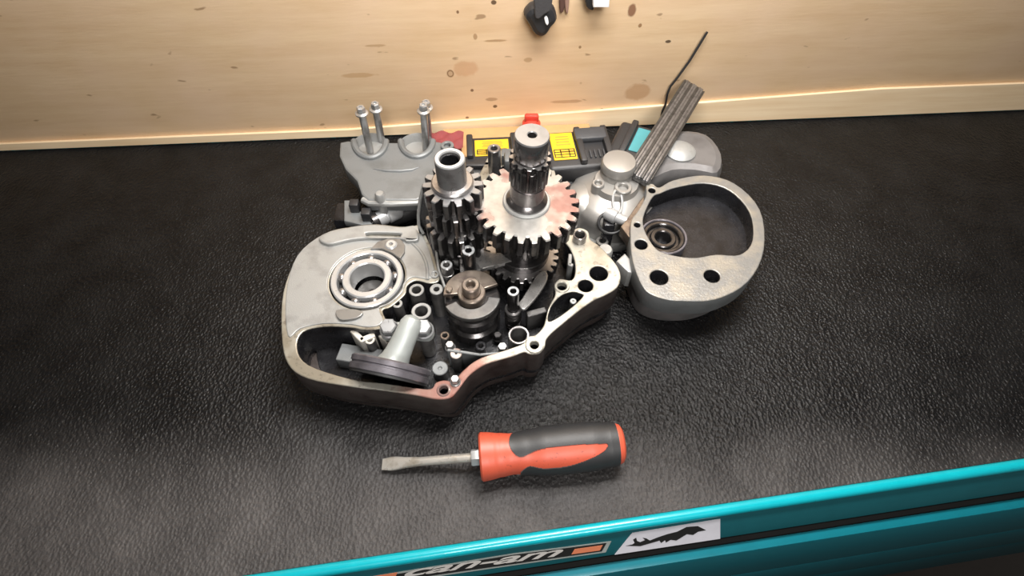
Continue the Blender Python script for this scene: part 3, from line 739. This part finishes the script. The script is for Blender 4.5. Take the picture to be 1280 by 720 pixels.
for i in range(NS):
    for k in range(NA):
        if not msk[i][k]: continue
        bm.faces.new([gv_(i, k, 1), gv_(i, k + 1, 1), gv_(i + 1, k + 1, 1), gv_(i + 1, k, 1)])
        for cond, e in ((i == 0 or not msk[i - 1][k], (i, k, i, k + 1)), (i == NS - 1 or not msk[i + 1][k], (i + 1, k + 1, i + 1, k)), (not msk[i][(k - 1) % NA], (i + 1, k, i, k)), (not msk[i][(k + 1) % NA], (i, k + 1, i + 1, k + 1))):
            if cond: bm.faces.new([gv_(e[0], e[1], 1), gv_(e[0], e[1], 0), gv_(e[2], e[3], 0), gv_(e[2], e[3], 1)])
part('grip', bm, GRIP, sd, 'black rubber grip panels')
# shank and blade
sb = a - hdn * .0005
bm = B(); lathe(bm, [(0, 0), (.0052, 0), (.0058, .0008), (.0058, .0052), (.0050, .006), (0, .006)], frame(sb - hdn * .0055, hdn), 6); part('hex_bolster', bm, STEEL, sd)
tip = P(478, 580.5, .0042); s0 = sb - hdn * .004
shv = tip - s0; SL = shv.length; shn = shv.normalized()
side_v = Vector((-shn.y, shn.x, 0)).normalized(); nrm = shn.cross(side_v)
bm = B(); rings = []
for f, wv_, tv in ((0, .0031, .0031), (.30, .0031, .0031), (.56, .0030, .0030), (.64, .0032, .0028), (.74, .0037, .0023), (.85, .0047, .0017), (.90, .0048, .0014), (.97, .0042, .0008), (1, .0040, .0006)):
    cc = s0 + shv * f; ring_ = []
    for k in range(20):
        an = 2 * PI * k / 20; ca, sa = math.cos(an), math.sin(an); sq = 1 if f < .6 else .6
        ring_.append(bm.verts.new(cc + side_v * (math.copysign(abs(ca) ** sq, ca) * wv_) + nrm * (math.copysign(abs(sa) ** sq, sa) * tv)))
    rings.append(ring_)
for A_, B_ in zip(rings[:-1], rings[1:]):
    for k in range(20): bm.faces.new([A_[k], A_[(k + 1) % 20], B_[(k + 1) % 20], B_[k]])
bm.faces.new(rings[0]); bm.faces.new(rings[-1][::-1])
part('shank', bm, metal('worn_blade_steel', (.64, .61, .56), (.36, .31, .24), .6, .28, .35, 120, .15, 700), sd, 'steel shank widening to a flat worn blade')

# ------------------------------------------------------------------ grey cast cover behind left, with standing bolts
ZC = .050
cv = thing('cast_cover', 'grey cast engine cover with two half-round cut-outs behind the crankcase', 'engine cover', P(500, 225, 0))
def cpl(pts): return [Vector((p.x, p.y)) for p in PL(pts, ZC)]
arcU = lambda cx, cy, rx, ry, a0, a1, n=16: [(cx + rx * math.cos(R_(a0 + (a1 - a0) * k / n)), cy + ry * math.sin(R_(a0 + (a1 - a0) * k / n))) for k in range(n + 1)]
u1 = arcU(462.5, 176, 20, 21, 180, 0); u2 = arcU(521, 176, 20, 20, 180, 0)

cov = [(425, 178), (434, 176)] + u1 + [(486, 178), (497, 178)] + u2 + [(548, 177), (560, 180), (566, 190), (556, 208), (538, 228), (530, 246), (520, 250), (460, 250), (452, 243), (446, 226), (432, 212), (424, 195)]
part2('body', plate(cpl(cov), [], .036, ZC, .0016), ZC, CASTG, CASTG, cv)
cc_ = sum(cpl(cov), Vector((0, 0))) / len(cov)
part('lower_body', plate([cc_ + (Vector(p) - cc_) * .88 for p in cpl([(425, 178), (550, 178), (548, 196), (528, 214), (450, 214), (428, 200)])], [], 0, .0365, .002), CASTG, cv)
for u in (u1, u2):
    pts = [P(x, y, ZC + .0005) for x, y in u]
    bm = B(); sweep(bm, [(p.x, p.y, ZC + .0004) for p in pts], .0030, 10); part('cut_out_lip', bm, CASTG, cv, 'raised lip around a half-round cut-out')
    bm = B()
# dished floor of each cut-out
for cx in (462.5, 521):
    p = P(cx, 181, .042); bm = B(); lathe(bm, [(0, .0345), (.0135, .036), (.0155, .042), (.0165, .044), (.0165, .028), (0, .028)], TM(p.x, p.y - .002, 0), 36); part('cup', bm, CAST, cv, 'rough cast cup inside the cut-out')
bm = B()
cr = [P(x, y, ZC) for x, y in [(466, 211), (482, 213.5), (500, 214), (515, 212.5), (524, 209)]]
sweep(bm, [(p.x, p.y, ZC) for p in cr], .0016, 8, rs=[.0004, .0015, .0018, .0015, .0004]); part('crease', bm, CASTG, cv)
fl = [P(x, y, ZC - .004) for x, y in [(454, 250), (462, 254), (490, 255), (522, 253.5), (532, 249)]]
bm = B(); sweep(bm, [(p.x, p.y, .0462) for p in fl], .0030, 10); part('front_flange', bm, CAST, cv)
p = P(474, 241, ZC + .007); bm = B(); lathe(bm, [(0, .03), (.0042, .03), (.0042, ZC + .005), (.003, ZC + .0068), (0, ZC + .007)], TM(p.x, p.y, 0), 20); part('stud', bm, CAST, cv)
p = P(559, 181, ZC + .003); bm = B(); blind(bm, .006, .003, .04, ZC + .003, .006, TM(p.x, p.y, 0), 24); part('bolt_boss', bm, CASTG, cv)
bolt_l = ['leftmost long flange bolt standing in the left cut-out of the grey cover', 'second long flange bolt from the left, at the back of the left cut-out', 'front long flange bolt standing in the right cut-out of the grey cover', 'rear long flange bolt half hidden in the right cut-out']
for (bx_, by_, tx, ty), lb in zip([(463, 190, 450.5, 134), (477, 176, 468.5, 129), (533, 190, 529, 131), (536, 176, 532.5, 127)], bolt_l):
    b = P(bx_, by_, .0365)
    # the head lies above the foot; its height follows from the measured length
    best = min((abs((CAM + ray(tx, ty) * ((z - H) / ray(tx, ty).z) - b).to_2d().length - 0.0), z) for z in [.07 + .001 * k for k in range(60)])[1]
    top = P(tx, ty, best); d = top - b; L = d.length
    t = thing('flange_bolt', lb, 'bolt', b, 'long flange bolts in the grey cover')
    M = frame(b, d)
    rb_ = W(4.4, b)
    bm = B(); lathe(bm, [(0, 0), (rb_ * .8, 0), (rb_, .001), (rb_, L - .006), (0, L - .006)], M, 18); part('bolt_shank', bm, BOLTM, t)
    bm = B(); M2 = M @ TM(0, 0, L - .007); r = W(5.2, top)
    lathe(bm, [(0, 0), (W(8.2, top), 0), (W(8.2, top), .0012), (r, .0022)], M2, 28)
    lathe(bm, [(r, .002), (r * 1.05, .0025), (r * 1.05, .0066), (r * .85, .0074), (r * .5, .0074), (r * .42, .006), (0, .006)], M2, 6); part('bolt_head', bm, BOLTM, t)

# ------------------------------------------------------------------ small parts lying between the covers
def lying(name, label, cat, A, D, prof, mt, seg=24):
    A, D = Vector(A), Vector(D); bm = B(); d = D - A
    lathe(bm, [(r, t * d.length) for t, r in prof], frame(A, d), seg)
    return solo(name, bm, mt, (A.x, A.y, max(0, min(A.z, D.z) - .006)), label, cat)
A, D_ = P(468, 277, .029), P(508, 257, .029)
ft = thing('pipe_fitting', 'silver stepped pipe fitting lying below the grey cover', 'fitting', (A.x, A.y, .021))
d = D_ - A; L = d.length; M = frame(A, d)
bm = B(); lathe(bm, [(0, 0), (.0062, 0), (.007, .001), (.007, L * .33), (.0062, L * .36), (.0078, L * .4), (.0078, L * .72), (.006, L * .8), (0, L * .8)], M, 24); part('fitting_body', bm, STEEL, ft)
bm = B(); lathe(bm, [(0, L * .78), (.0045, L * .78), (.0045, L * .97), (.003, L), (0, L)], M, 6); part('hex_end', bm, STEEL, ft)
bm = B(); lathe(bm, [(.0070, -.002), (.0088, -.002), (.0088, .003), (.0070, .003)], M, 24, True); part('end_ring', bm, DSTEEL, ft)
bm = B(); pts = [P(x, y, .010) for x, y in [(470, 277), (490, 271), (510, 264), (524, 258)]]
sweep(bm, smooth3 if False else [(p.x, p.y, .010) for p in pts], .0095, 14); solo('rubber_hose', bm, RUBBER, (pts[0].x, pts[0].y, .0005), 'black rubber hose lying under the silver fitting', 'hose')
bm = B(); pl = [P(x, y, .034) for x, y in [(430, 250), (444, 250), (449, 262), (466, 280), (452, 281), (430, 276)]]
lk = thing('bracket_arm', 'dark notched linkage arm at the left edge below the grey cover', 'bracket', (pl[0].x, pl[0].y, 0))
part('arm_plate', plate([Vector((p.x, p.y)) for p in pl], [], .027, .034, .001), CASTG, lk)
for px, py in ((443, 256), (458, 267)):
    p = P(px, py, .040); bm = B(); box(bm, .008, .008, .010, TM(p.x, p.y, .0335), .001); part('black_clip', bm, BLACKP, lk)
p = P(440, 262, .03); bm = B(); box(bm, .02, .022, .0275, TM(p.x - .006, p.y, 0), .002); part('foot', bm, DARKC, lk)

# ------------------------------------------------------------------ things along the wall
# wooden strip on the cart at the foot of the wall
bm = B(); pA, pB = P(556, 188, .009), P(612, 186, .009)
box(bm, .155, .044, .009, WM @ TM(.068, -.027, 0), .001); solo('wood_strip', bm, plain('orange_pine', (.50, .31, .14), .5), WM @ Vector((.03, -.026, 0)), 'orange-brown wooden strip lying at the foot of the plywood wall', 'wood strip')

def pack(name, label, cat, M, sx, sy, sz, lab, rails, base=GREYP, top=BLACKP, printed=True):
    t = thing(name, label, cat, M.translation)
    bm = B(); box(bm, sx, sy, sz * .62, M, .004, 3); part('pack_body', bm, base, t)
    bm = B(); box(bm, sx * .96, sy * .98, sz * .40, M @ TM(0, 0, sz * .60), .004, 3); part('pack_top', bm, top, t)
    for rx in rails:
        bm = B(); box(bm, .006, sy * .9, sz * .14, M @ TM(rx, sy * .02, sz * .97), .0015, 2); part('slide_rail', bm, top, t)
    z = sz * 1.0
    x0, y0, lx, ly = lab
    bm = B(); box(bm, lx, ly, .0012, M @ TM(x0, y0, z), .0003, 1)
    lb = part('warning_label' if printed else 'coloured_panel', bm, YEL if printed else TEALP, t)
    if printed:
        bm = B()
        for k in range(4): box(bm, lx * .86, .0009, .0003, M @ TM(x0, y0 - ly * .42 + k * ly * .095, z + .0011), 0)
        for k in (-.43, -.16, .2, .43): box(bm, .0009, ly * .29, .0003, M @ TM(x0 + lx * k, y0 - ly * .275, z + .0011), 0)
        part('label_table', bm, INK, lb)
        bm = B(); box(bm, lx * .6, ly * .1, .0003, M @ TM(x0 + lx * .1, y0 - ly * .22, z + .0011), 0)
        for k in range(4): box(bm, lx * (.62 - .06 * (k % 2)), ly * .045, .0003, M @ TM(x0 + lx * .02, y0 + ly * (.05 + .1 * k), z + .0011), 0)
        part('label_print', bm, plain('label_brown_print', (.42, .26, .03), .5), lb)
    return t
p = P(722, 184, .048); M1 = TM(p.x, p.y, 0) @ RZ(R_(6))
t = pack('battery_pack', 'dark power tool battery with a yellow warning label beside the shaft end', 'battery', M1, .062, .052, .047, (-.013, .003, .0215, .036), (.0025, .0275))
for k in range(6):
    bm = B(); box(bm, .0016, .010, .0022, M1 @ TM(.006 + .0042 * k, -.010, .0466), .0003, 1); part('vent_rib', bm, GREYP, t)
bm = B(); box(bm, .030, .016, .006, M1 @ TM(.014, .014, .0466), .002); part('latch', bm, GREYP, t)
p = P(628, 184, .040); M2 = TM(p.x - .004, p.y, 0) @ RZ(R_(4))
pack('battery_pack', 'dark power tool battery with a yellow label, mostly hidden behind the crankcase post', 'battery', M2, .060, .034, .040, (-.006, -.001, .032, .022), (-.0265, .0150))
p = P(793, 176, .045); M3 = TM(p.x + .004, p.y - .002, 0) @ RZ(R_(-24))
pack('battery_pack', 'black battery pack with a teal top panel by the right of the wall', 'battery', M3, .050, .052, .045, (.004, .002, .020, .034), (-.0105, .0185), BLACKP, BLACKP, False)
# long black case behind the gear stack
p = P(592, 200, .040); bm = B(); box(bm, .036, .026, .040, TM(p.x + .002, p.y - .006, 0), .004, 3); box(bm, .030, .006, .006, TM(p.x + .002, p.y - .010, .039), .0015)
solo('black_box', bm, BLACKP, (p.x, p.y, 0), 'small black plastic box between the grey cover and the hollow post', 'box')
# red cap and red rag
p = P(664, 158, .030); bm = B()
lathe(bm, [(0, 0), (.012, 0), (.012, .022), (.0105, .026), (.009, .028), (.009, .036), (.006, .040), (0, .041)], TM(p.x, p.y - .002, 0) , 20)
box(bm, .014, .006, .010, TM(p.x, p.y - .002, .036), .002)
solo('red_bottle', bm, REDP, (p.x, p.y - .002, 0), 'small red plastic bottle top behind the shaft end, against the wall', 'bottle')
p = P(556, 178, .030); bm = B()
nx, ny = 14, 8; g = [[bm.verts.new((p.x - .016 + .034 * i / nx, p.y - .006 + .018 * j / ny, .029 + .002 * math.sin(i * .9) * math.cos(j * 1.1) + .004 * (j / ny))) for i in range(nx + 1)] for j in range(ny + 1)]
for j in range(ny):
    for i in range(nx): bm.faces.new([g[j][i], g[j][i + 1], g[j + 1][i + 1], g[j + 1][i]])
r_ = bmesh.ops.solidify(bm, geom=bm.faces[:], thickness=.002)
box(bm, .030, .016, .028, TM(p.x, p.y + .003, 0), .004)
solo('red_rag', bm, plain('faded_red_cloth', (.22, .04, .04), .8, 0, .4, 400), (p.x, p.y, 0), 'folded red rag behind the right end of the grey cover', 'rag')

# hanging on the plywood
def hang(px, py): return wall_pt(px, py)
h0 = hang(676, 22)
hg = thing('hanging_holder', 'black cup-shaped holder with grey strap hanging on the plywood', 'holder', hang(676, 46) + wn * .002)
s = W(1, h0)
cup = [(655.5, 22), (661, 13), (668, 10), (680, 9), (691, 12), (696, 21), (696, 29), (690, 36), (684, 45), (676, 48), (668, 44), (662, 34)]
def wl2(pts, off): return [(lambda q: Vector((q.x, q.z)))(WI @ wall_pt(x, y, off)) for x, y in pts]
RX = Matrix.Rotation(PI / 2, 4, 'X')
def wplate(pts, z0, z1, bev, k=3): return plate(smooth(wl2(pts, z1), k), [], z0, z1, bev, WM @ RX)
part('cup', wplate(cup, .0005, .016, .005), BLACKP, hg)
part('strap', wplate([(667, -12), (690, -12), (690, 6), (688, 14), (680, 19), (674, 24), (669, 22), (668, 8)], .0155, .020, .0012), CLOTH, hg, 'crumpled dark grey strap')
part('white_tip', wplate([(680.5, 23.5), (683, 21.5), (685, 24), (686, 29), (684.5, 32), (682, 30)], .0155, .019, .0008), WHITEP, hg, 'small white peg end')
hk = thing('hanging_strip', 'pair of narrow brown strips hanging right of the black holder', 'strip', hang(705, 18) + wn * .001)
part('strip_piece', wplate([(700, -12), (706, -12), (706, 10), (702, 17), (699.5, 12)], .0005, .005, .001, 2), plain('brown_leather', (.09, .045, .035), .6), hk)
part('strip_piece', wplate([(706, -12), (712, -12), (711, 10), (709.5, 18), (706.5, 13)], .0005, .004, .001, 2), plain('tan_leather', (.28, .17, .13), .6), hk)
hb = thing('hanging_clip', 'white box on a black clip at the top of the plywood', 'clip', hang(748, 12) + wn * .001)
part('clip_back', wplate([(729, -14), (743, -14), (743, 10), (740, 14), (733, 9)], .0005, .012, .002, 2), BLACKP, hb)
bmx = wl2([(741, -14), (763, -14), (761.5, 9.5), (741.5, 9.5)], .018)
part('white_box', plate(bmx, [], .004, .018, .0008, WM @ RX), WHITEP, hb)
# black cable at the right
pts = [wall_pt(x, y, .004) for x, y in [(884, 40), (862, 76), (846, 98), (838, 108), (834, 118), (832, 130), (828, 139), (826, 150)]]
bm = B(); sweep(bm, pts, .0012, 8); solo('black_cable', bm, RUBBER, pts[-1], 'thin black cable running down the plywood at the right', 'cable')

# ------------------------------------------------------------------ silver clutch cover, right rear
K = P(770, 230, .044); K = Vector((K.x, K.y, 0)); KM = TM(K)
kc = thing('clutch_cover', 'satin silver domed clutch cover with a round cap, behind the big gear', 'engine cover', K)
SATIN = metal('satin_silver_casting', (.33, .32, .305), (.27, .26, .245), .55, .36, .3, 30, .1, 1500)
bm = B(); lathe(bm, [(0, .004), (.0375, .004), (.0388, .022), (.0390, .029), (.0372, .0335), (.032, .037), (.0255, .0405), (.0205, .0425), (.0190, .048), (0, .048)], KM, 64); part('dome', bm, SATIN, kc)
tp = P(771, 190, .078); cm = TM(K.x + .001, K.y + .009, 0)
bm = B(); lathe(bm, [(0, .046), (.0148, .046), (.0148, .052), (.0141, .053), (.0141, .0542), (.0153, .0552), (.0153, .0600), (.0140, .0625), (.008, .0638), (0, .0642)], cm, 48); part('cap', bm, SATIN, kc, 'round filler cap')
for x, y, r in ((-.017, -.006, .0055), (.004, -.011, .0075)):
    bm = B(); ring(bm, r, r * .55, .040, .0515, KM @ TM(x, y, 0), 24); part('lug', bm, SATIN, kc)
bm = B(); lathe(bm, [(0, .004), (.020, .004), (.0205, .030), (.019, .034), (.014, .0375), (.007, .040), (0, .0405)], KM @ TM(-.025, -.004, 0), 44); part('side_lobe', bm, SATIN, kc)
bm = B(); lathe(bm, [(0, 0), (.041, 0), (.042, .001), (.042, .0065), (.041, .008), (0, .008)], KM @ TM(-.002, 0, 0), 64); part('base_flange', bm, CAST, kc)
for x, y in ((-.038, -.022), (-.012, -.041), (.018, -.039)):
    bm = B(); blind(bm, .0055, .003, .001, .016, .006, KM @ TM(x, y, 0), 20); part('bolt_lug', bm, SATIN, kc)
# loose clip and connector beside it
A, D_ = P(762, 268, .040), P(789, 280, .040)
cn = thing('connector', 'silver banjo connector with a wire clip between the silver cover and the right case', 'connector', (A.x, A.y, .0))
d = D_ - A; L = d.length; M = frame(A, d)
bm = B(); lathe(bm, [(0, -.004), (.005, -.004), (.006, .002), (.006, L * .3), (.0045, L * .35), (.0045, L), (0, L)], M, 20); part('connector_body', bm, STEEL, cn)
bm = B(); box(bm, .010, .010, .036, TM(A.x, A.y - .004, .0), .002); part('stand_block', bm, DARKC, cn)
ringp = [A + Vector((.002, -.004, 0)) + Vector((.011 * math.cos(t), .007 * math.sin(t), -.006 + .006 * math.sin(t))) for t in [2 * PI * k / 24 for k in range(24)]]
bm = B(); sweep(bm, ringp, .0013, 8, True); part('black_ring', bm, RUBBER, cn)
c0 = P(772, 252, .046); loop = [c0 + Vector((.004 * math.cos(t), .010 * math.sin(t), .004 * math.sin(t))) for t in [2 * PI * k / 20 for k in range(20)]]
bm = B(); sweep(bm, loop, .0011, 8, True); part('wire_clip', bm, STEEL, cn)

# ------------------------------------------------------------------ second crankcase half at the right
ZQ = .050
qc = thing('crankcase_half', 'second crankcase half at the right edge with a dark bearing and pitted face', 'engine case', P(850, 310, 0))
o2 = [(808, 231), (816, 229.5), (824, 234), (842, 225), (880, 219), (918, 229), (950, 262), (955, 312), (935, 352), (895, 374), (850, 376), (828, 373), (808, 364), (797, 345), (790, 322), (788, 298), (789, 276), (797, 264), (804, 252), (808, 242)]
c2 = [(816, 246), (826, 241), (845, 234), (880, 229), (912, 238), (937, 265), (941, 300), (925, 318), (895, 318), (868, 322), (842, 319), (822, 312), (810, 296), (804, 280), (806, 266)]
f2 = lambda pts: smooth(PL(pts, ZQ), 4)
h2 = lambda px, py, r: circ(P(px, py, ZQ), W(r, P(px, py, ZQ)))
PIT = metal('pitted_case_face', (.22, .22, .215), (.34, .31, .255), .4, .36, .5, 60, .4, 500)
me = plate(f2(o2), [f2(c2), h2(801.5, 305.5, 8), h2(824, 346.5, 11.5), h2(796.5, 281, 4), h2(815, 238, 4.5), h2(890, 345, 10)], .032, ZQ, .0008)
O2 = f2(o2); part2('face_wall', me, ZQ, PIT, CASTG, qc, DARKC, O2); cq = sum(O2, Vector()) / len(O2)
sh2 = f2([(805, 262), (850, 258), (900, 262), (936, 285), (938, 318), (915, 345), (880, 358), (840, 358), (812, 348), (799, 328), (794, 300)])
part('lower_shell', plate(sh2, [], 0, .0325, .003), metal('dull_grey_shell', (.20, .19, .19), (.10, .10, .10), .35, .42, .5, 40, .3, 1200), qc)
part('case_floor', plate([cq + (p - cq) * .9 for p in O2], [], .0315, .034, .0004), DARKC, qc)
bq = P(829, 297, .044); BQ = TM(bq.x, bq.y, 0)
bm = B(); ring(bm, W(26, bq), W(20.5, bq), .033, .0455, BQ, 48, .0008); b_ = part('ball_bearing', bm, DSTEEL, qc)
bm = B(); ring(bm, W(16, bq), W(10, bq), .033, .0445, BQ, 44, .0008); part('inner_race', bm, DSTEEL, b_)
bm = B(); ring(bm, W(20.4, bq), W(16.1, bq), .033, .0420, BQ, 44, .0004); part('seal', bm, DSTEEL, b_)
bm = B(); ring(bm, W(29, bq), W(26.1, bq), .033, .0465, BQ, 48, .0006); part('bearing_seat', bm, FLG, b_)
wq = [P(x, y, .045) for x, y in [(771, 323), (782, 313), (790, 322), (791, 338), (786, 337)]]
part('side_ear', plate([Vector((p.x, p.y)) for p in wq], [], .022, .042, .0015), CAST, qc, 'pale wedge-shaped ear on the side of the case')
arm = [P(x, y, .046) for x, y in [(776, 283), (786, 270), (800, 250), (806, 243), (806, 258), (798, 270), (792, 285), (789, 300)]]
part('side_rib', plate([Vector((p.x, p.y)) for p in arm], [], .034, .046, .001), BRONZE, qc)
# grey plastic shroud and the bright ribbed bar leaning over the clutch cover
p = P(850, 205, .05); sg = thing('grey_shroud', 'dark grey rounded shroud behind the right crankcase half', 'shroud', (p.x, p.y, 0))
sp_ = [(800, 214), (812, 190), (826, 172), (850, 160), (885, 165), (905, 190), (900, 215), (870, 212), (842, 212), (816, 222)]
part('shroud_body', plate(smooth([Vector((q.x, q.y)) for q in PL(sp_, .044)], 3), [], 0, .044, .008), metal('dull_shroud', (.16, .155, .155), (.09, .085, .085), .2, .4, .5, 30, .15, 900), sg)
q = P(852, 184, .050); bm = B(); lathe(bm, [(0, .04), (.014, .04), (.014, .046), (.010, .049), (0, .050)], TM(q.x, q.y, 0), 32); part('highlight_disc', bm, CAST, sg)  # pale disc added in place of a highlight on the shroud
A, D_ = P(795, 219, .056), wall_pt(866, 106, .008)
bar = thing('ribbed_bar', 'brushed steel ribbed bar leaning up to the right over the silver cover', 'steel bar', (A.x, A.y, .052))
d = D_ - A; L = d.length; zx = d.normalized()
nv = (CAM - A).normalized(); nv = (nv - zx * nv.dot(zx)).normalized(); xv = nv.cross(zx)
if xv.x < 0: xv = -xv
def bar_box(bm, x0, x1, n0, n1, l0=0, l1=1, bev=.0006):
    M = Matrix((xv, nv, zx)).transposed().to_4x4(); M.translation = A + xv * ((x0 + x1) / 2) + nv * ((n0 + n1) / 2) + zx * (L * l0)
    box(bm, x1 - x0, n1 - n0, L * (l1 - l0), M, bev, 2)
BRUSH = NT('brushed_dark_steel'); vv = BRUSH.coord((260, 260, 14)); nz = BRUSH.noise(1, 4, BRUSH.tc.outputs['Object'])
BRM = metal('brushed_steel', (.30, .30, .31), (.15, .15, .16), .8, .3, .5, 200, .1, 600)
BRD = metal('brushed_grey_steel', (.14, .14, .14), (.07, .07, .07), .8, .3, .5, 200, .1, 600)
wB = W(26, A)
bm = B(); bar_box(bm, -.010, wB - .004, -.006, 0); part('bar_back', bm, BRD, bar)
for k in range(9):
    x0 = -.0098 + k * .0024
    bm = B(); bar_box(bm, x0, x0 + .0022, -.001, .0012 + .0006 * ((k * 5) % 3) / 2, -.006 * ((k * 2) % 3), 1, .0003); part('rib', bm, BRM if k % 3 else BRD, bar)
bm = B(); bar_box(bm, .0125, wB - .004, -.001, .0005, .03, 1); part('edge_strip', bm, BRD, bar)
